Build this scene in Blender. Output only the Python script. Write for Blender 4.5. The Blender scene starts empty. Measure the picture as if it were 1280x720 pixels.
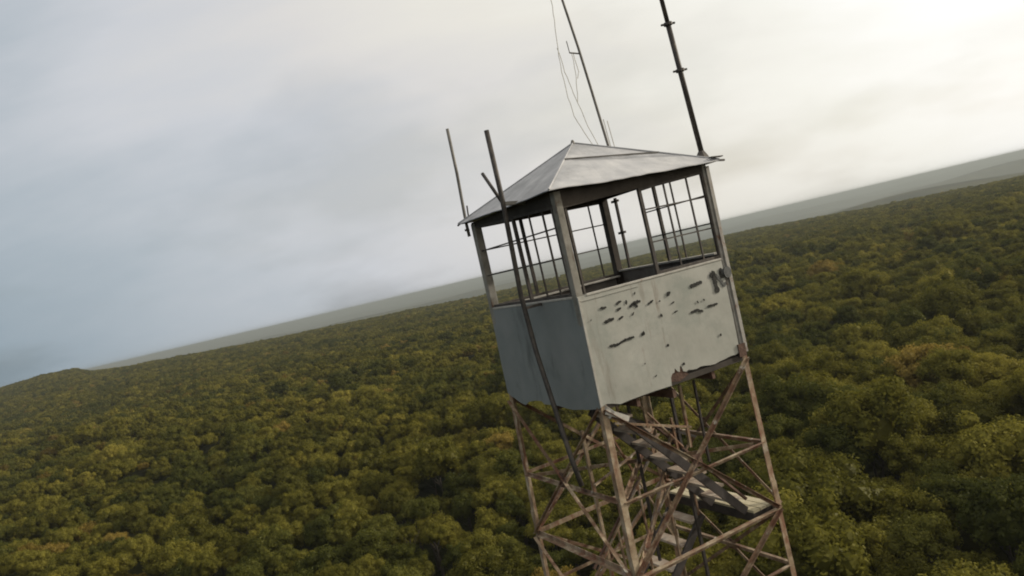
import bpy, math, random
import numpy as np
from mathutils import Vector, Matrix, noise as mnoise
random.seed(7); RNG = np.random.default_rng(7)
scn = bpy.context.scene
COL = scn.collection
R = math.radians
EYE = 33.0

# ------------------------------------------------------------------ helpers
class MB:
    """collects shapes that become ONE mesh object"""
    def __init__(s): s.v = []; s.f = []
    def add(s, vs, fs):
        n = len(s.v); s.v += [tuple(p) for p in vs]; s.f += [tuple(i + n for i in f) for f in fs]
    def box(s, a, b, xf=None):
        x0, y0, z0 = a; x1, y1, z1 = b
        vs = [(x, y, z) for z in (z0, z1) for y in (y0, y1) for x in (x0, x1)]
        if xf: vs = [xf(*p) for p in vs]
        s.add(vs, [(0, 2, 3, 1), (4, 5, 7, 6), (0, 1, 5, 4), (2, 6, 7, 3), (0, 4, 6, 2), (1, 3, 7, 5)])
    def sweep(s, p, q, prof, up=(0, 0, 1), off=0):
        """extrude a closed 2D profile from p to q"""
        p = Vector(p); q = Vector(q); d = (q - p).normalized(); up = Vector(up)
        if abs(d.dot(up)) > .97: up = Vector((1, 0, 0))
        x = d.cross(up).normalized(); y = x.cross(d).normalized()
        n = len(prof)
        vs = [p + x * a + y * b for a, b in prof] + [q + x * a + y * b for a, b in prof]
        fs = [tuple((i, (i + 1) % n, n + (i + 1) % n, n + i)) for i in range(n)]
        s.add(vs, fs + [tuple(range(n))[::-1], tuple(range(n, 2 * n))])
    def bar(s, p, q, w, h, up=(0, 0, 1)):
        s.sweep(p, q, [(-w/2, -h/2), (w/2, -h/2), (w/2, h/2), (-w/2, h/2)], up)
    def angle(s, p, q, w, t=.009, up=(0, 0, 1), flip=1):
        f = flip
        pr = [(0, 0), (f*w, 0), (f*w, t), (f*t, t), (f*t, w), (0, w)]
        if f < 0: pr = pr[::-1]
        s.sweep(p, q, pr, up)
    def tube(s, pts, r, n=8, r2=None):
        pts = [Vector(p) for p in pts]; m = len(pts); r2 = r if r2 is None else r2
        vs = []; fs = []
        for i, p in enumerate(pts):
            d = (pts[min(i+1, m-1)] - pts[max(i-1, 0)]).normalized()
            u = Vector((1, 0, 0)) if abs(d.x) < .9 else Vector((0, 1, 0))
            x = d.cross(u).normalized(); y = x.cross(d)
            rr = r + (r2 - r) * i / max(1, m-1)
            for k in range(n):
                a = 2*math.pi*k/n; vs.append(p + (x*math.cos(a) + y*math.sin(a)) * rr)
        for i in range(m-1):
            for k in range(n):
                fs.append((i*n+k, i*n+(k+1) % n, (i+1)*n+(k+1) % n, (i+1)*n+k))
        fs += [tuple(range(n))[::-1], tuple(range((m-1)*n, m*n))]
        s.add(vs, fs)
    def build(s, name, mat, parent=None, smooth=False, bevel=0):
        me = bpy.data.meshes.new(name); me.from_pydata(s.v, [], s.f); me.update()
        import bmesh
        bm = bmesh.new(); bm.from_mesh(me); bmesh.ops.recalc_face_normals(bm, faces=bm.faces); bm.to_mesh(me); bm.free()
        if smooth: me.polygons.foreach_set('use_smooth', [True]*len(me.polygons))
        me.materials.append(mat)
        o = bpy.data.objects.new(name, me); COL.objects.link(o); o.parent = parent
        if bevel:
            m = o.modifiers.new('b', 'BEVEL'); m.width = bevel; m.segments = 1; m.limit_method = 'ANGLE'
        return o

def empty(name, loc, rz=0):
    o = bpy.data.objects.new(name, None); o.location = loc; o.rotation_euler = (0, 0, rz)
    o.empty_display_size = .3; COL.objects.link(o); return o
def tag(o, label=None, cat=None, group=None, kind=None):
    if label: o['label'] = label
    if cat: o['category'] = cat
    if group: o['group'] = group
    if kind: o['kind'] = kind
    return o

def mat(name, cols, scale=6, rough=.7, metal=0, bump=.1, detail=6, coord='Object', thr=None, grime=None, bscale=None, spec=.3):
    """procedural material: noise ramp over cols, second noise for spots (grime=(colour, low, high, scale))"""
    m = bpy.data.materials.new(name); m.use_nodes = True; nt = m.node_tree; N = nt.nodes; L = nt.links
    b = N['Principled BSDF']; b.inputs['Roughness'].default_value = rough; b.inputs['Metallic'].default_value = metal
    b.inputs['Specular IOR Level'].default_value = spec
    tc = N.new('ShaderNodeTexCoord')
    n = N.new('ShaderNodeTexNoise'); n.inputs['Scale'].default_value = scale; n.inputs['Detail'].default_value = detail
    n.inputs['Roughness'].default_value = .62
    L.new(tc.outputs[coord], n.inputs['Vector'])
    r = N.new('ShaderNodeValToRGB'); el = r.color_ramp.elements
    thr = thr or [.3 + .4*i/max(1, len(cols)-1) for i in range(len(cols))]
    while len(el) < len(cols): el.new(.5)
    for e, p, c in zip(el, thr, cols): e.position = p; e.color = (*c, 1)
    L.new(n.outputs['Fac'], r.inputs['Fac']); out = r.outputs['Color']
    if grime:
        for (c, lo, hi, sc, st) in grime:
            g = N.new('ShaderNodeTexNoise'); g.inputs['Scale'].default_value = sc; g.inputs['Detail'].default_value = 7
            g.inputs['Roughness'].default_value = .7
            mp = N.new('ShaderNodeMapping'); mp.inputs['Scale'].default_value = st; mp.inputs['Location'].default_value = (sc*.3, 2, sc)
            L.new(tc.outputs[coord], mp.inputs['Vector']); L.new(mp.outputs['Vector'], g.inputs['Vector'])
            mr = N.new('ShaderNodeMapRange'); mr.inputs['From Min'].default_value = lo; mr.inputs['From Max'].default_value = hi
            L.new(g.outputs['Fac'], mr.inputs['Value'])
            mx = N.new('ShaderNodeMixRGB'); mx.inputs['Color2'].default_value = (*c, 1)
            L.new(mr.outputs['Result'], mx.inputs['Fac']); L.new(out, mx.inputs['Color1']); out = mx.outputs['Color']
    L.new(out, b.inputs['Base Color'])
    if bump:
        n2 = N.new('ShaderNodeTexNoise'); n2.inputs['Scale'].default_value = bscale or scale*3; n2.inputs['Detail'].default_value = 4
        L.new(tc.outputs[coord], n2.inputs['Vector'])
        bp = N.new('ShaderNodeBump'); bp.inputs['Strength'].default_value = bump; bp.inputs['Distance'].default_value = .02
        L.new(n2.outputs['Fac'], bp.inputs['Height']); L.new(bp.outputs['Normal'], b.inputs['Normal'])
    return m

M = {}
RUST = (.11, .058, .034)
M['leg'] = mat('rusty_galvanised_angle', [(.14, .085, .05), (.27, .20, .13), (.46, .38, .27)], 6, .65, .0, .25,
               grime=[((.17, .075, .042), .47, .64, 7, (1, 1, .35)), ((.33, .31, .28), .58, .72, 3, (1, 1, 1))])
M['brace'] = mat('rusty_brace_steel', [(.06, .036, .022), (.19, .13, .08), (.44, .36, .25)], 5, .7, 0, .25,
                 grime=[((.12, .055, .032), .46, .60, 5, (1, 1, 1)), ((.40, .37, .31), .60, .68, 8, (1, 1, 1))])
M['white'] = mat('weathered_white_paint', [(.295, .29, .255), (.34, .333, .295), (.385, .375, .335)], 2.2, .6, 0, .12, bscale=9,
                 grime=[((.135, .09, .06), .57, .76, 4.2, (1, 1, .16)), ((.10, .06, .045), .70, .76, 16, (1, 1, .6)), ((.25, .262, .23), .5, .7, 1.6, (1, 1, 1))])
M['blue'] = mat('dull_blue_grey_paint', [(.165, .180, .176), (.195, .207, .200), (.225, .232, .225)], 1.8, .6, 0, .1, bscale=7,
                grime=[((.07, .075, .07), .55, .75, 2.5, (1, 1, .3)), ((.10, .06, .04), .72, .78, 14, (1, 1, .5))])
M['roof'] = mat('galvanised_roof_sheet', [(.33, .33, .34), (.40, .395, .40), (.47, .46, .455)], 3, .55, .15, .1, bscale=6,
                grime=[((.50, .49, .47), .64, .70, 5, (1, 1, 1)), ((.20, .16, .13), .64, .76, 4, (1, 1, 1)), ((.25, .25, .255), .45, .62, 1.3, (1, 1, 1))])
M['post'] = mat('weathered_post_paint', [(.13, .12, .098), (.21, .195, .165), (.28, .262, .23)], 6, .7, 0, .2,
                grime=[((.10, .055, .035), .58, .7, 8, (1, 1, .4))])
M['postlight'] = mat('chalky_white_post_paint', [(.22, .20, .175), (.30, .28, .25), (.36, .34, .30)], 8, .7, 0, .2,
                grime=[((.16, .08, .05), .56, .66, 10, (1, 1, .5))])
M['header'] = mat('shade_toned_brown_board', [(.030, .024, .019), (.045, .036, .029), (.062, .051, .042)], 5, .8, 0, .2)  # brown deepened so the colour carries the eave shadow on the header boards
M['frame'] = mat('dark_window_frame_paint', [(.035, .028, .024), (.06, .05, .043), (.10, .085, .07)], 12, .7, 0, .1)
M['inside'] = mat('dim_brown_lining', [(.12, .10, .085), (.17, .15, .13), (.22, .20, .175)], 4, .85, 0, .1)
M['sill'] = mat('pale_sill_paint', [(.30, .28, .245), (.38, .36, .32), (.42, .40, .36)], 9, .7, 0, .1,
                grime=[((.2, .13, .09), .6, .7, 12, (1, 1, 1))])
M['mark'] = mat('flaked_black_lettering', [(.008, .008, .007), (.018, .017, .015), (.05, .047, .04)], 40, .8, 0, 0)
M['markgrey'] = mat('faded_grey_lettering', [(.06, .06, .056), (.10, .10, .096), (.15, .15, .143)], 30, .8, 0, 0)
M['rust'] = mat('heavy_rust', [(.055, .034, .026), (.10, .058, .042), (.15, .095, .07)], 14, .9, 0, .4)
M['mast'] = mat('dark_pipe_steel', [(.035, .03, .027), (.06, .052, .046), (.10, .085, .07)], 9, .55, .3, .1)
M['pole'] = mat('dull_grey_pipe', [(.10, .09, .08), (.16, .15, .135), (.20, .185, .165)], 9, .6, .2, .1)
M['wire'] = mat('pale_cable', [(.40, .38, .33), (.50, .47, .41)], 9, .7, 0, 0)
M['stair'] = mat('dark_stair_steel', [(.035, .03, .028), (.055, .047, .044), (.08, .068, .064)], 7, .6, .2, .1)
M['tread'] = mat('weathered_tread_board', [(.26, .19, .14), (.38, .30, .23), (.48, .42, .34)], 6, .8, 0, .2)
M['plank'] = mat('pale_landing_planks', [(.38, .33, .21), (.48, .42, .28), (.56, .51, .37)], 5, .8, 0, .2,
                 grime=[((.3, .2, .12), .6, .7, 9, (1, 1, 1))])

# ------------------------------------------------------------------ the lookout tower
S = 2.13
PSI = 4.758e-01; NX, NY = 6.418e-01, 7.535500
BAT = 1.48e-2
c_, s_ = math.cos(PSI), math.sin(PSI)
CX = NX + (S/2)*c_ - (S/2)*s_; CY = NY + (S/2)*s_ + (S/2)*c_
def loc(u, w, z):
    """tower coordinates (u along the lettered wall, w along the blue wall, z from eye level) to the root's own space; the tower leans slightly"""
    d = z + .5
    a, b = (-.0027, -.0141) if d > 0 else (.0198, -.0072)
    x = u - S/2; y = w - S/2
    return (x + (a*c_ + b*s_)*d, y + (-a*s_ + b*c_)*d, z + EYE)
ZB = -1.5925
def leg_uw(n, z):
    e = BAT*max(0, ZB - z)
    u, w = {'N': (0, 0), 'R': (1, 0), 'L': (0, 1), 'F': (1, 1)}[n]
    return (u*S + (e if u else -e), w*S + (e if w else -e), z)
def cn(n, z): return loc(*leg_uw(n, z))

tower = tag(empty('lookout_tower', (CX, CY, 0), PSI),
            'rusty steel lattice lookout tower with a white and blue grey cabin under a pyramid roof', 'lookout tower')

UPS = {'N': (1, 1), 'R': (-1, 1), 'L': (1, -1), 'F': (-1, -1)}
for n in 'NRLF':
    m = MB(); sx, sy = UPS[n]; w = .075; t = .011
    zs = [-1.6, -33.0]
    for z0, z1 in ((ZB + .04, -33.0),):
        a = Vector(cn(n, z0)); b = Vector(cn(n, z1)); p = [(0, 0), (w, 0), (w, t), (t, t), (t, w), (0, w)]
        vs = [a + Vector((sx*x, sy*y, 0)) for x, y in p] + [b + Vector((sx*x, sy*y, 0)) for x, y in p]
        m.add(vs, [(i, (i+1) % 6, 6+(i+1) % 6, 6+i) for i in range(6)] + [(5, 4, 3, 2, 1, 0), (6, 7, 8, 9, 10, 11)])
    # splice plates
    for z in (-3.30, -5.9, -9.5):
        p = Vector(cn(n, z))
        m.box((0, 0, 0), (1, 1, 1), lambda x, y, zz: (p.x + sx*(-.006 + x*.075), p.y + sy*(-.006 + y*.006), p.z - .17 + .34*zz))
        m.box((0, 0, 0), (1, 1, 1), lambda x, y, zz: (p.x + sx*(-.006 + x*.006), p.y + sy*(.002 + y*.07), p.z - .165 + .33*zz))
    m.build('leg', M['leg'], tower)

FACES = [('N', 'R'), ('N', 'L'), ('L', 'F'), ('R', 'F')]
levels = [(-1.62, -2.6475, -3.45), (-3.45, -4.14, -4.92), (-4.92, -5.75, -6.7), (-6.7, -7.8, -9.0)]
def out_dir(a, b):
    q = (Vector(cn(a, -3)) + Vector(cn(b, -3)))/2; q.z = 0; return q.normalized()
def lerp(a, b, t): return Vector(a) + (Vector(b)-Vector(a))*t
for (a, b) in FACES:
    od = out_dir(a, b)
    for (zt, zm, zb) in levels:
        for k, (p, q) in enumerate(((cn(a, zt), cn(b, zb)), (cn(b, zt), cn(a, zb)))):
            m = MB(); o_ = od*(.006 + .012*k)
            m.angle(lerp(p, q, .012) + o_, lerp(p, q, .988) + o_, .043, .007, up=od)
            m.build('diagonal_brace', M['brace'], tower)
        m = MB(); p, q = cn(a, zm), cn(b, zm); m.angle(lerp(p, q, .02) - od*.022, lerp(p, q, .98) - od*.022, .043, .007, up=od); m.build('horizontal_strut', M['brace'], tower)
        m = MB(); p, q = cn(a, zb), cn(b, zb); m.angle(lerp(p, q, .02) - od*.026, lerp(p, q, .98) - od*.026, .06, .008, up=od); m.build('horizontal_strut', M['leg'], tower)
        # gusset plate where the diagonals cross
        g = MB(); P1, P2, P3, P4 = map(Vector, (cn(a, zt), cn(b, zb), cn(b, zt), cn(a, zb)))
        wt = (P3-P1).length; wb = (P4-P2).length; tt = wt/(wt+wb); x = P1 + (P2-P1)*tt + od*.032
        side = (Vector(cn(b, -3)) - Vector(cn(a, -3))).normalized()
        vs = [x + side*.06*i + Vector((0, 0, .07*j)) + od*k for k in (0, .006) for i, j in ((-1, -1), (1, -1), (1, 1), (-1, 1))]
        g.add(vs, [(0, 1, 2, 3), (7, 6, 5, 4), (0, 4, 5, 1), (1, 5, 6, 2), (2, 6, 7, 3), (3, 7, 4, 0)])
        g.build('gusset_plate', M['rust'], tower)
# everything below the picture as one lattice, and footings
m = MB(); z = -9.0
while z > -32:
    zb = max(-32.6, z - 3.4)
    for a, b in FACES:
        od = out_dir(a, b)
        m.angle(Vector(cn(a, z))+od*.006, Vector(cn(b, zb))+od*.006, .055, .008, up=od); m.angle(Vector(cn(b, z))+od*.02, Vector(cn(a, zb))+od*.02, .055, .008, up=od)
        m.angle(Vector(cn(a, zb))-od*.026, Vector(cn(b, zb))-od*.026, .06, .008, up=od)
    z = zb
m.build('lower_lattice', M['brace'], tower)
for n in 'NRLF':
    m = MB(); p = Vector(cn(n, -33)); m.box((p.x-.35, p.y-.35, -.4), (p.x+.35, p.y+.35, .25)); m.build('footing', M['inside'], tower, bevel=.02)

# stairs: flights zigzag inside the lattice
def flight(u0, z0, u1, z1, wa, wb, rails=True, grp=None):
    st = MB()
    for w in (wa, wb): st.bar(loc(u0, w, z0-.05), loc(u1, w, z1-.05), .03, .10)
    root = st.build('stair_flight', M['stair'], tower)
    n = max(4, int(abs(z1-z0)/.22)); tr = MB()
    for i in range(n):
        t = (i+.5)/n; u = u0+(u1-u0)*t; z = z0+(z1-z0)*t
        tr.box((u-.068, min(wa, wb)+.018, z-.012), (u+.085, max(wa, wb)-.018, z+.018), loc)
    tr.build('stair_treads', M['tread'], root)
    if rails:
        r = MB()
        for w in (wa, wb):
            r.tube([loc(u0, w, z0+.85), loc(u1, w, z1+.85)], .016)
            for t in (.04, .34, .66, .96):
                u = u0+(u1-u0)*t; z = z0+(z1-z0)*t; r.bar(loc(u, w, z-.05), loc(u, w, z+.86), .025, .025, up=(1, 0, 0))
        r.build('handrail', M['leg'], root)
    return root
flight(1.78, -3.36, .30, -1.74, .16, .72, False)
hr = MB()
for t in (.25, .5, .75): 
    u = 1.78-1.48*t; z = -3.36+1.62*t; hr.bar(loc(u, .72, z-.05), loc(u, .72, min(-1.72, z+.75)), .028, .028, up=(1, 0, 0))
hr.tube([loc(1.5, .72, -2.6), loc(.85, .72, -1.75)], .016)
hr.build('handrail', M['leg'], tower)
flight(1.72, -3.52, .35, -4.85, .90, 1.50)
flight(.45, -4.95, 1.6, -6.6, .16, .72)
flight(1.5, -6.7, .4, -8.4, .95, 1.55)
def landing(u0, u1, w0, w1, z):
    m = MB(); n = max(3, int((u1-u0)/.14)); d = (u1-u0)/n
    for i in range(n): m.box((u0+i*d+.006, w0, z-.03), (u0+(i+1)*d-.006, w1, z), loc)
    r = m.build('landing_floor', M['plank'], tower)
    b = MB(); b.bar(loc(u0, w0+.05, z-.08), loc(u1, w0+.05, z-.08), .05, .09); b.bar(loc(u0, w1-.05, z-.08), loc(u1, w1-.05, z-.08), .05, .09)
    b.bar(loc(u0+.02, w0, z-.085), loc(u0+.02, w1, z-.085), .05, .10)
    b.build('landing_joists', M['stair'], r)
landing(1.80, 2.13, .06, 1.0, -3.40)
landing(1.80, 2.13, 1.01, 1.6, -3.42)
landing(-.02, .50, .10, 1.7, -4.93)
landing(1.6, 2.15, .1, 1.7, -6.65)
# more clutter of angle irons under the floor
for p, q in (((.03, 1.0, -1.66), (2.1, 1.0, -1.66)), ((1.0, .03, -1.75), (1.0, 2.1, -1.75)), ((0.5, .03, -1.70), (.5, 2.1, -1.70)), ((1.6, .03, -1.70), (1.6, 2.1, -1.70))):
    m = MB(); m.bar(loc(*p), loc(*q), .045, .09); m.build('floor_joist', M['rust'], tower)
m = MB(); m.bar(loc(.62, 1.55, -2.2), loc(.62, 1.55, -5.0), .04, .04, up=(1, 0, 0)); m.build('stair_post', M['leg'], tower)
m = MB(); m.bar(loc(1.50, .75, -1.75), loc(1.5, .75, -5.0), .035, .035, up=(1, 0, 0)); m.build('stair_post', M['stair'], tower)
for p, q in (((.1, .1, -2.66), (2.05, 2.05, -2.66)), ((2.05, .1, -2.70), (.1, 2.05, -2.70)), ((0, 0, -3.47), (2.15, 2.15, -3.47))):
    m = MB(); m.angle(loc(*p), loc(*q), .045, .007); m.build('cross_tie', M['brace'], tower)
rr_ = random.Random(21)
for (p, q) in (((.3, .75, -1.75), (1.75, .75, -2.55)), ((.2, .12, -1.85), (1.2, .12, -2.2)), ((1.25, 1.0, -2.2), (1.95, .3, -3.35)), ((.9, 1.6, -2.0), (1.7, 1.5, -4.1)),
               ((.35, 1.5, -3.9), (1.8, 1.6, -2.7)), ((.6, .9, -4.0), (1.5, .8, -2.3)), ((1.3, .3, -1.75), (1.32, .35, -2.5)), ((1.52, .3, -1.75), (1.55, .35, -2.75)), ((.95, .9, -1.8), (.98, .95, -3.9)), ((.2, .8, -2.65), (1.9, 1.7, -2.66))):
    m = MB(); m.bar(loc(*p), loc(*q), rr_.uniform(.022, .034), rr_.uniform(.022, .034), up=(1, 0, 0)); m.build('tie_rod', M[rr_.choice(['brace', 'rust', 'stair', 'leg'])], tower)
# bent plates hanging at the near cabin corner
m = MB()
for a, b, w in (((.03, -.03, -1.66), (.30, -.02, -1.82), .06), ((.02, .02, -1.62), (.10, -.03, -1.72), .09)):
    m.bar(loc(*a), loc(*b), .012, w)
m.build('bent_bracket', M['sill'], tower)

# ---- cabin walls
RBOT = [(-.012, -1.611), (.065, -1.591), (.13, -1.605), (.241, -1.643), (.37, -1.636), (.514, -1.635), (.737, -1.636), (.952, -1.644), (.957, -1.60), (.964, -1.556), (.99, -1.52), (1.025, -1.515), (1.04, -1.47), (1.06, -1.50), (1.076, -1.52), (1.10, -1.525), (1.115, -1.47), (1.135, -1.475), (1.15, -1.535), (1.19, -1.55), (1.228, -1.537), (1.28, -1.552), (1.342, -1.559), (1.40, -1.548), (1.465, -1.555), (1.54, -1.571), (1.619, -1.578), (1.70, -1.566), (1.774, -1.563), (1.88, -1.550), (1.96, -1.557), (2.028, -1.535)]
LBOT = [(2.13, -1.545), (2.05, -1.585), (1.95, -1.615), (1.82, -1.66), (1.696, -1.684), (1.64, -1.66), (1.59, -1.636), (1.42, -1.61), (1.253, -1.607), (1.20, -1.643), (1.0, -1.64), (.853, -1.642), (.70, -1.66), (.55, -1.669), (.40, -1.655), (.265, -1.65), (.04, -1.626), (0, -1.615)]
def panel(bot, top, y0, y1, conv, name, mt):
    """thin sheet whose bottom edge follows bot, top edge follows top; split in a grid so it can be slightly buckled"""
    bot = sorted(bot); m = MB(); rows = 8; cols = len(bot); vs = []; fs = []
    for side, y in ((0, y0), (1, y1)):
        for (u, zb) in bot:
            zt = top(u)
            for j in range(rows+1):
                t = j/rows; z = zb + (zt-zb)*t
                bk = .008*mnoise.noise(Vector((u*2.1, z*2.3, 5.1 if y0 < 0 else 9)))*math.sin(math.pi*min(1, max(0, t)))
                vs.append(conv(u, y + bk, z))
    n = cols*(rows+1)
    for i in range(cols-1):
        for j in range(rows):
            a = i*(rows+1)+j; b = a+rows+1
            fs.append((a, b, b+1, a+1)); fs.append((n+a, n+a+1, n+b+1, n+b))
    for i in range(cols-1):
        a = i*(rows+1); b = a+rows+1; fs.append((a, n+a, n+b, b)); fs.append((a+rows, b+rows, n+b+rows, n+a+rows))
    for j in range(rows):
        fs.append((j, j+1, n+j+1, n+j)); a = (cols-1)*(rows+1)+j; fs.append((a, n+a, n+a+1, a+1))
    m.add(vs, fs); return m.build(name, mt, tower)
cu = lambda u, y, z: loc(u, y, z)       # wall along u at depth y
cw = lambda w, y, z: loc(y, w, z)       # wall along w at depth y
front = panel(RBOT, lambda u: -.428 + .006*mnoise.noise(Vector((u*4, 0, 0))), -.012, -.004, cu, 'wall_panel', M['white'])
front['label'] = 'weathered white sheet wall with flaked black lettering and rusted lower edge'
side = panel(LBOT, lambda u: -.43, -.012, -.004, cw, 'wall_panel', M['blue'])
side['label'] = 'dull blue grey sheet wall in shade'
flat = [(.10 + 1.93*i/8, -1.63) for i in range(9)]
panel(flat, lambda u: -.43, S+.004, S+.012, cu, 'wall_panel', M['white'])
panel(flat, lambda u: -.36, S+.004, S+.012, cw, 'wall_panel', M['white'])
# inner lining of each wall
for conv, y0, y1 in ((cu, .012, .03), (cw, .012, .03), (cu, S-.03, S-.012), (cw, S-.03, S-.012)):
    m = MB(); m.box((.105, y0, -1.56), (S-.105, y1, -.45 if conv is cu or y0 < 1 else -.38), conv); m.build('wall_lining', M['inside'], tower)
m = MB(); m.box((.035, .035, -1.62), (S-.035, S-.035, -1.57), loc); m.build('cabin_floor', M['header'], tower)
# rusty edge beam behind the torn lower edge
m = MB(); m.box((.06, 0, -1.65), (2.06, .035, -1.585), cu); m.build('edge_beam', M['header'], tower)
m = MB()
rp_ = [(.93, -1.60), (.94, -1.53), (.985, -1.49), (1.03, -1.44), (1.09, -1.455), (1.13, -1.43), (1.17, -1.47), (1.185, -1.54), (1.22, -1.59), (1.08, -1.63)]
k_ = len(rp_); m.add([loc(x, -.0025, z) for x, z in rp_] + [loc(x, .006, z) for x, z in rp_], [tuple(range(k_)), tuple(range(k_, 2*k_))[::-1]] + [(i, (i+1) % k_, k_+(i+1) % k_, k_+i) for i in range(k_)])
m.build('rust_patch', M['rust'], tower)
m = MB(); m.box((2.0, -.03, -1.60), (2.11, -.014, -1.45), cu); m.build('corner_plate', M['rust'], tower)
# folded strip and fixings on the lettered sheet, lap joints on the blue one
m = MB(); m.box((.03, -.019, -.487), (.78, -.0135, -.479), cu); m.build('sheet_fold', M['white'], front)
for u in (1.22,):
    m = MB(); m.box((u, -.0160, -1.59), (u+.014, -.0135, -.45), cw); m.build('lap_joint', M['blue'], side)
# flaked lettering
MARKS = [([(.234, -.607), (.31, -.609)], .0089), ([(.443, -.61), (.513, -.588)], .0074), ([(.435, -.676), (.492, -.659)], .0089), ([(.249, -.762), (.334, -.75), (.377, -.745)], .0096), ([(.439, -.772), (.499, -.751)], .0059), ([(.577, -.595), (.575, -.64)], .0059), ([(.603, -.677), (.657, -.651), (.696, -.645), (.763, -.645)], .0096), ([(.66, -.637), (.71, -.702)], .0074), ([(.616, -.772), (.647, -.741)], .0059), ([(.699, -.562), (.715, -.535)], .0067), ([(.853, -.707), (.934, -.673)], .0067), ([(1.009, -.709), (1.026, -.697)], .0059), ([(1.137, -.675), (1.158, -.648), (1.187, -.639)], .0104), ([(1.172, -.769), (1.216, -.756)], .0044), ([(1.186, -.872), (1.238, -.863)], .0059), ([(.993, -.845), (1.009, -.88)], .0067), ([(1.483, -.641), (1.568, -.635), (1.666, -.624)], .0104), ([(1.539, -.821), (1.553, -.848)], .0067), ([(1.635, -.819), (1.65, -.842)], .0052), ([(1.417, -.926), (1.512, -.919), (1.598, -.955)], .0081), ([(1.672, -.916), (1.832, -.92)], .0067), ([(.248, -1.016), (.364, -1.027), (.463, -1.0), (.585, -1.0)], .0074), ([(.687, -1.01), (.714, -.982), (.721, -1.014)], .0096), ([(.996, -1.208), (1.02, -1.192)], .0133), ([(.085, -.697), (.091, -.702)], .0067), ([(1.166, -1.441), (1.17, -1.47)], .0148), ([(.647, -1.311), (.653, -1.319)], .0059), ([(.759, -1.475), (.766, -1.485)], .0104), ([(1.783, -1.26), (1.781, -1.292)], .0074)]
LETTERS = [([(1.80, -.60), (1.825, -.575), (1.863, -.568), (1.861, -.658), (1.866, -.797)], .032, 'mark'), ([(1.882, -.58), (1.943, -.675), (1.99, -.743), (2.02, -.70)], .017, 'markgrey'),
           ([(1.985, -.53), (1.965, -.575), (1.975, -.62), (1.995, -.645)], .018, 'mark'), ([(2.005, -.545), (1.995, -.59), (2.005, -.61)], .024, 'markgrey')]
yc = -.022
def stroke(m, pts, r, y):
    """ragged flat stroke"""
    P = []
    for i in range(len(pts)-1):
        a, b = pts[i], pts[i+1]; L_ = math.hypot(b[0]-a[0], b[1]-a[1]); n = max(2, int(L_/.012))
        for k in range(n): P.append((a[0]+(b[0]-a[0])*k/n, a[1]+(b[1]-a[1])*k/n))
    P.append(pts[-1]); n = len(P); A = []; B = []
    for i, (x, z) in enumerate(P):
        p0 = P[max(0, i-1)]; p1 = P[min(n-1, i+1)]; dx, dz = p1[0]-p0[0], p1[1]-p0[1]; l = math.hypot(dx, dz) or 1
        nx, nz = -dz/l, dx/l; e = .45 if i in (0, n-1) else 1
        w1 = r*e*random.uniform(.6, 1.35); w2 = r*e*random.uniform(.6, 1.35)
        A.append((x+nx*w1, z+nz*w1)); B.append((x-nx*w2, z-nz*w2))
    vs = [loc(x, y, z) for x, z in A] + [loc(x, y, z) for x, z in B] + [loc(x, y+.004, z) for x, z in A] + [loc(x, y+.004, z) for x, z in B]
    fs = []
    for i in range(n-1):
        fs += [(i, i+1, n+i+1, n+i), (2*n+i, 3*n+i, 3*n+i+1, 2*n+i+1), (i, 2*n+i, 2*n+i+1, i+1), (n+i, n+i+1, 3*n+i+1, 3*n+i)]
    fs += [(0, n, 3*n, 2*n), (n-1, 3*n-1, 4*n-1, 2*n-1)]
    m.add(vs, fs)
m = MB()
for pts, r in MARKS: stroke(m, pts, r*1.75, yc)
tag(m.build('flaked_lettering', M['mark'], front), kind='stuff')
for k, name in (('mark', 'black_letter'), ('markgrey', 'grey_letter')):
    m = MB()
    for pts, r, kk in LETTERS:
        if kk == k: stroke(m, pts, r, yc-.002)
    m.build(name, M[k], front)
# small round grey plate at the top right of the lettered wall
m = MB(); ring = [(2.055+.058*math.cos(a), -.595+.068*math.sin(a)) for a in [2*math.pi*k/14 for k in range(14)]]
m.add([loc(x, -.045, z) for x, z in ring] + [loc(x, -.028, z) for x, z in ring], [tuple(range(14))[::-1], tuple(range(14, 28))] + [(i, (i+1) % 14, 14+(i+1) % 14, 14+i) for i in range(14)])
m.build('round_plate', M['markgrey'], tower)

# corner posts (square section, just inside the corners)
for (u0, w0, k, zb) in ((0, 0, 'post', -1.6), (S-.065, 0, 'postlight', -1.62), (0, S-.10, 'post', -1.6), (S-.10, S-.10, 'header', -1.6)):
    pw = .065 if k == 'postlight' else .085 if (u0, w0) == (0, 0) else .10
    m = MB(); m.box((u0, w0, zb), (u0+pw, w0+pw, .69), loc); m.build('corner_post', M[k], tower, bevel=.006)
# pale corner trim down the right-hand edge
m = MB(); m.box((S-.035, -.028, -1.56), (S+.012, -.003, .66), loc); m.build('corner_trim', M['postlight'], tower)
m = MB(); m.box((-.014, -.022, -1.60), (.012, -.0135, -.44), loc); m.build('corner_trim', M['sill'], tower)

# header boards under the eaves, lower edge sloping like the sagging lintels
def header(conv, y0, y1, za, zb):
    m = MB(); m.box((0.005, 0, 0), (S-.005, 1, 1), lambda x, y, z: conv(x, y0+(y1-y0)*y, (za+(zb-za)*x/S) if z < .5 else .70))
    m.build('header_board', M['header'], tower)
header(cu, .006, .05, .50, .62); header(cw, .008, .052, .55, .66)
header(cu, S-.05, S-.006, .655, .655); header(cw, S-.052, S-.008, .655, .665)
m = MB(); m.box((.01, .01, .695), (S-.01, S-.01, .71), loc); m.build('ceiling_board', M['header'], tower)

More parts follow.
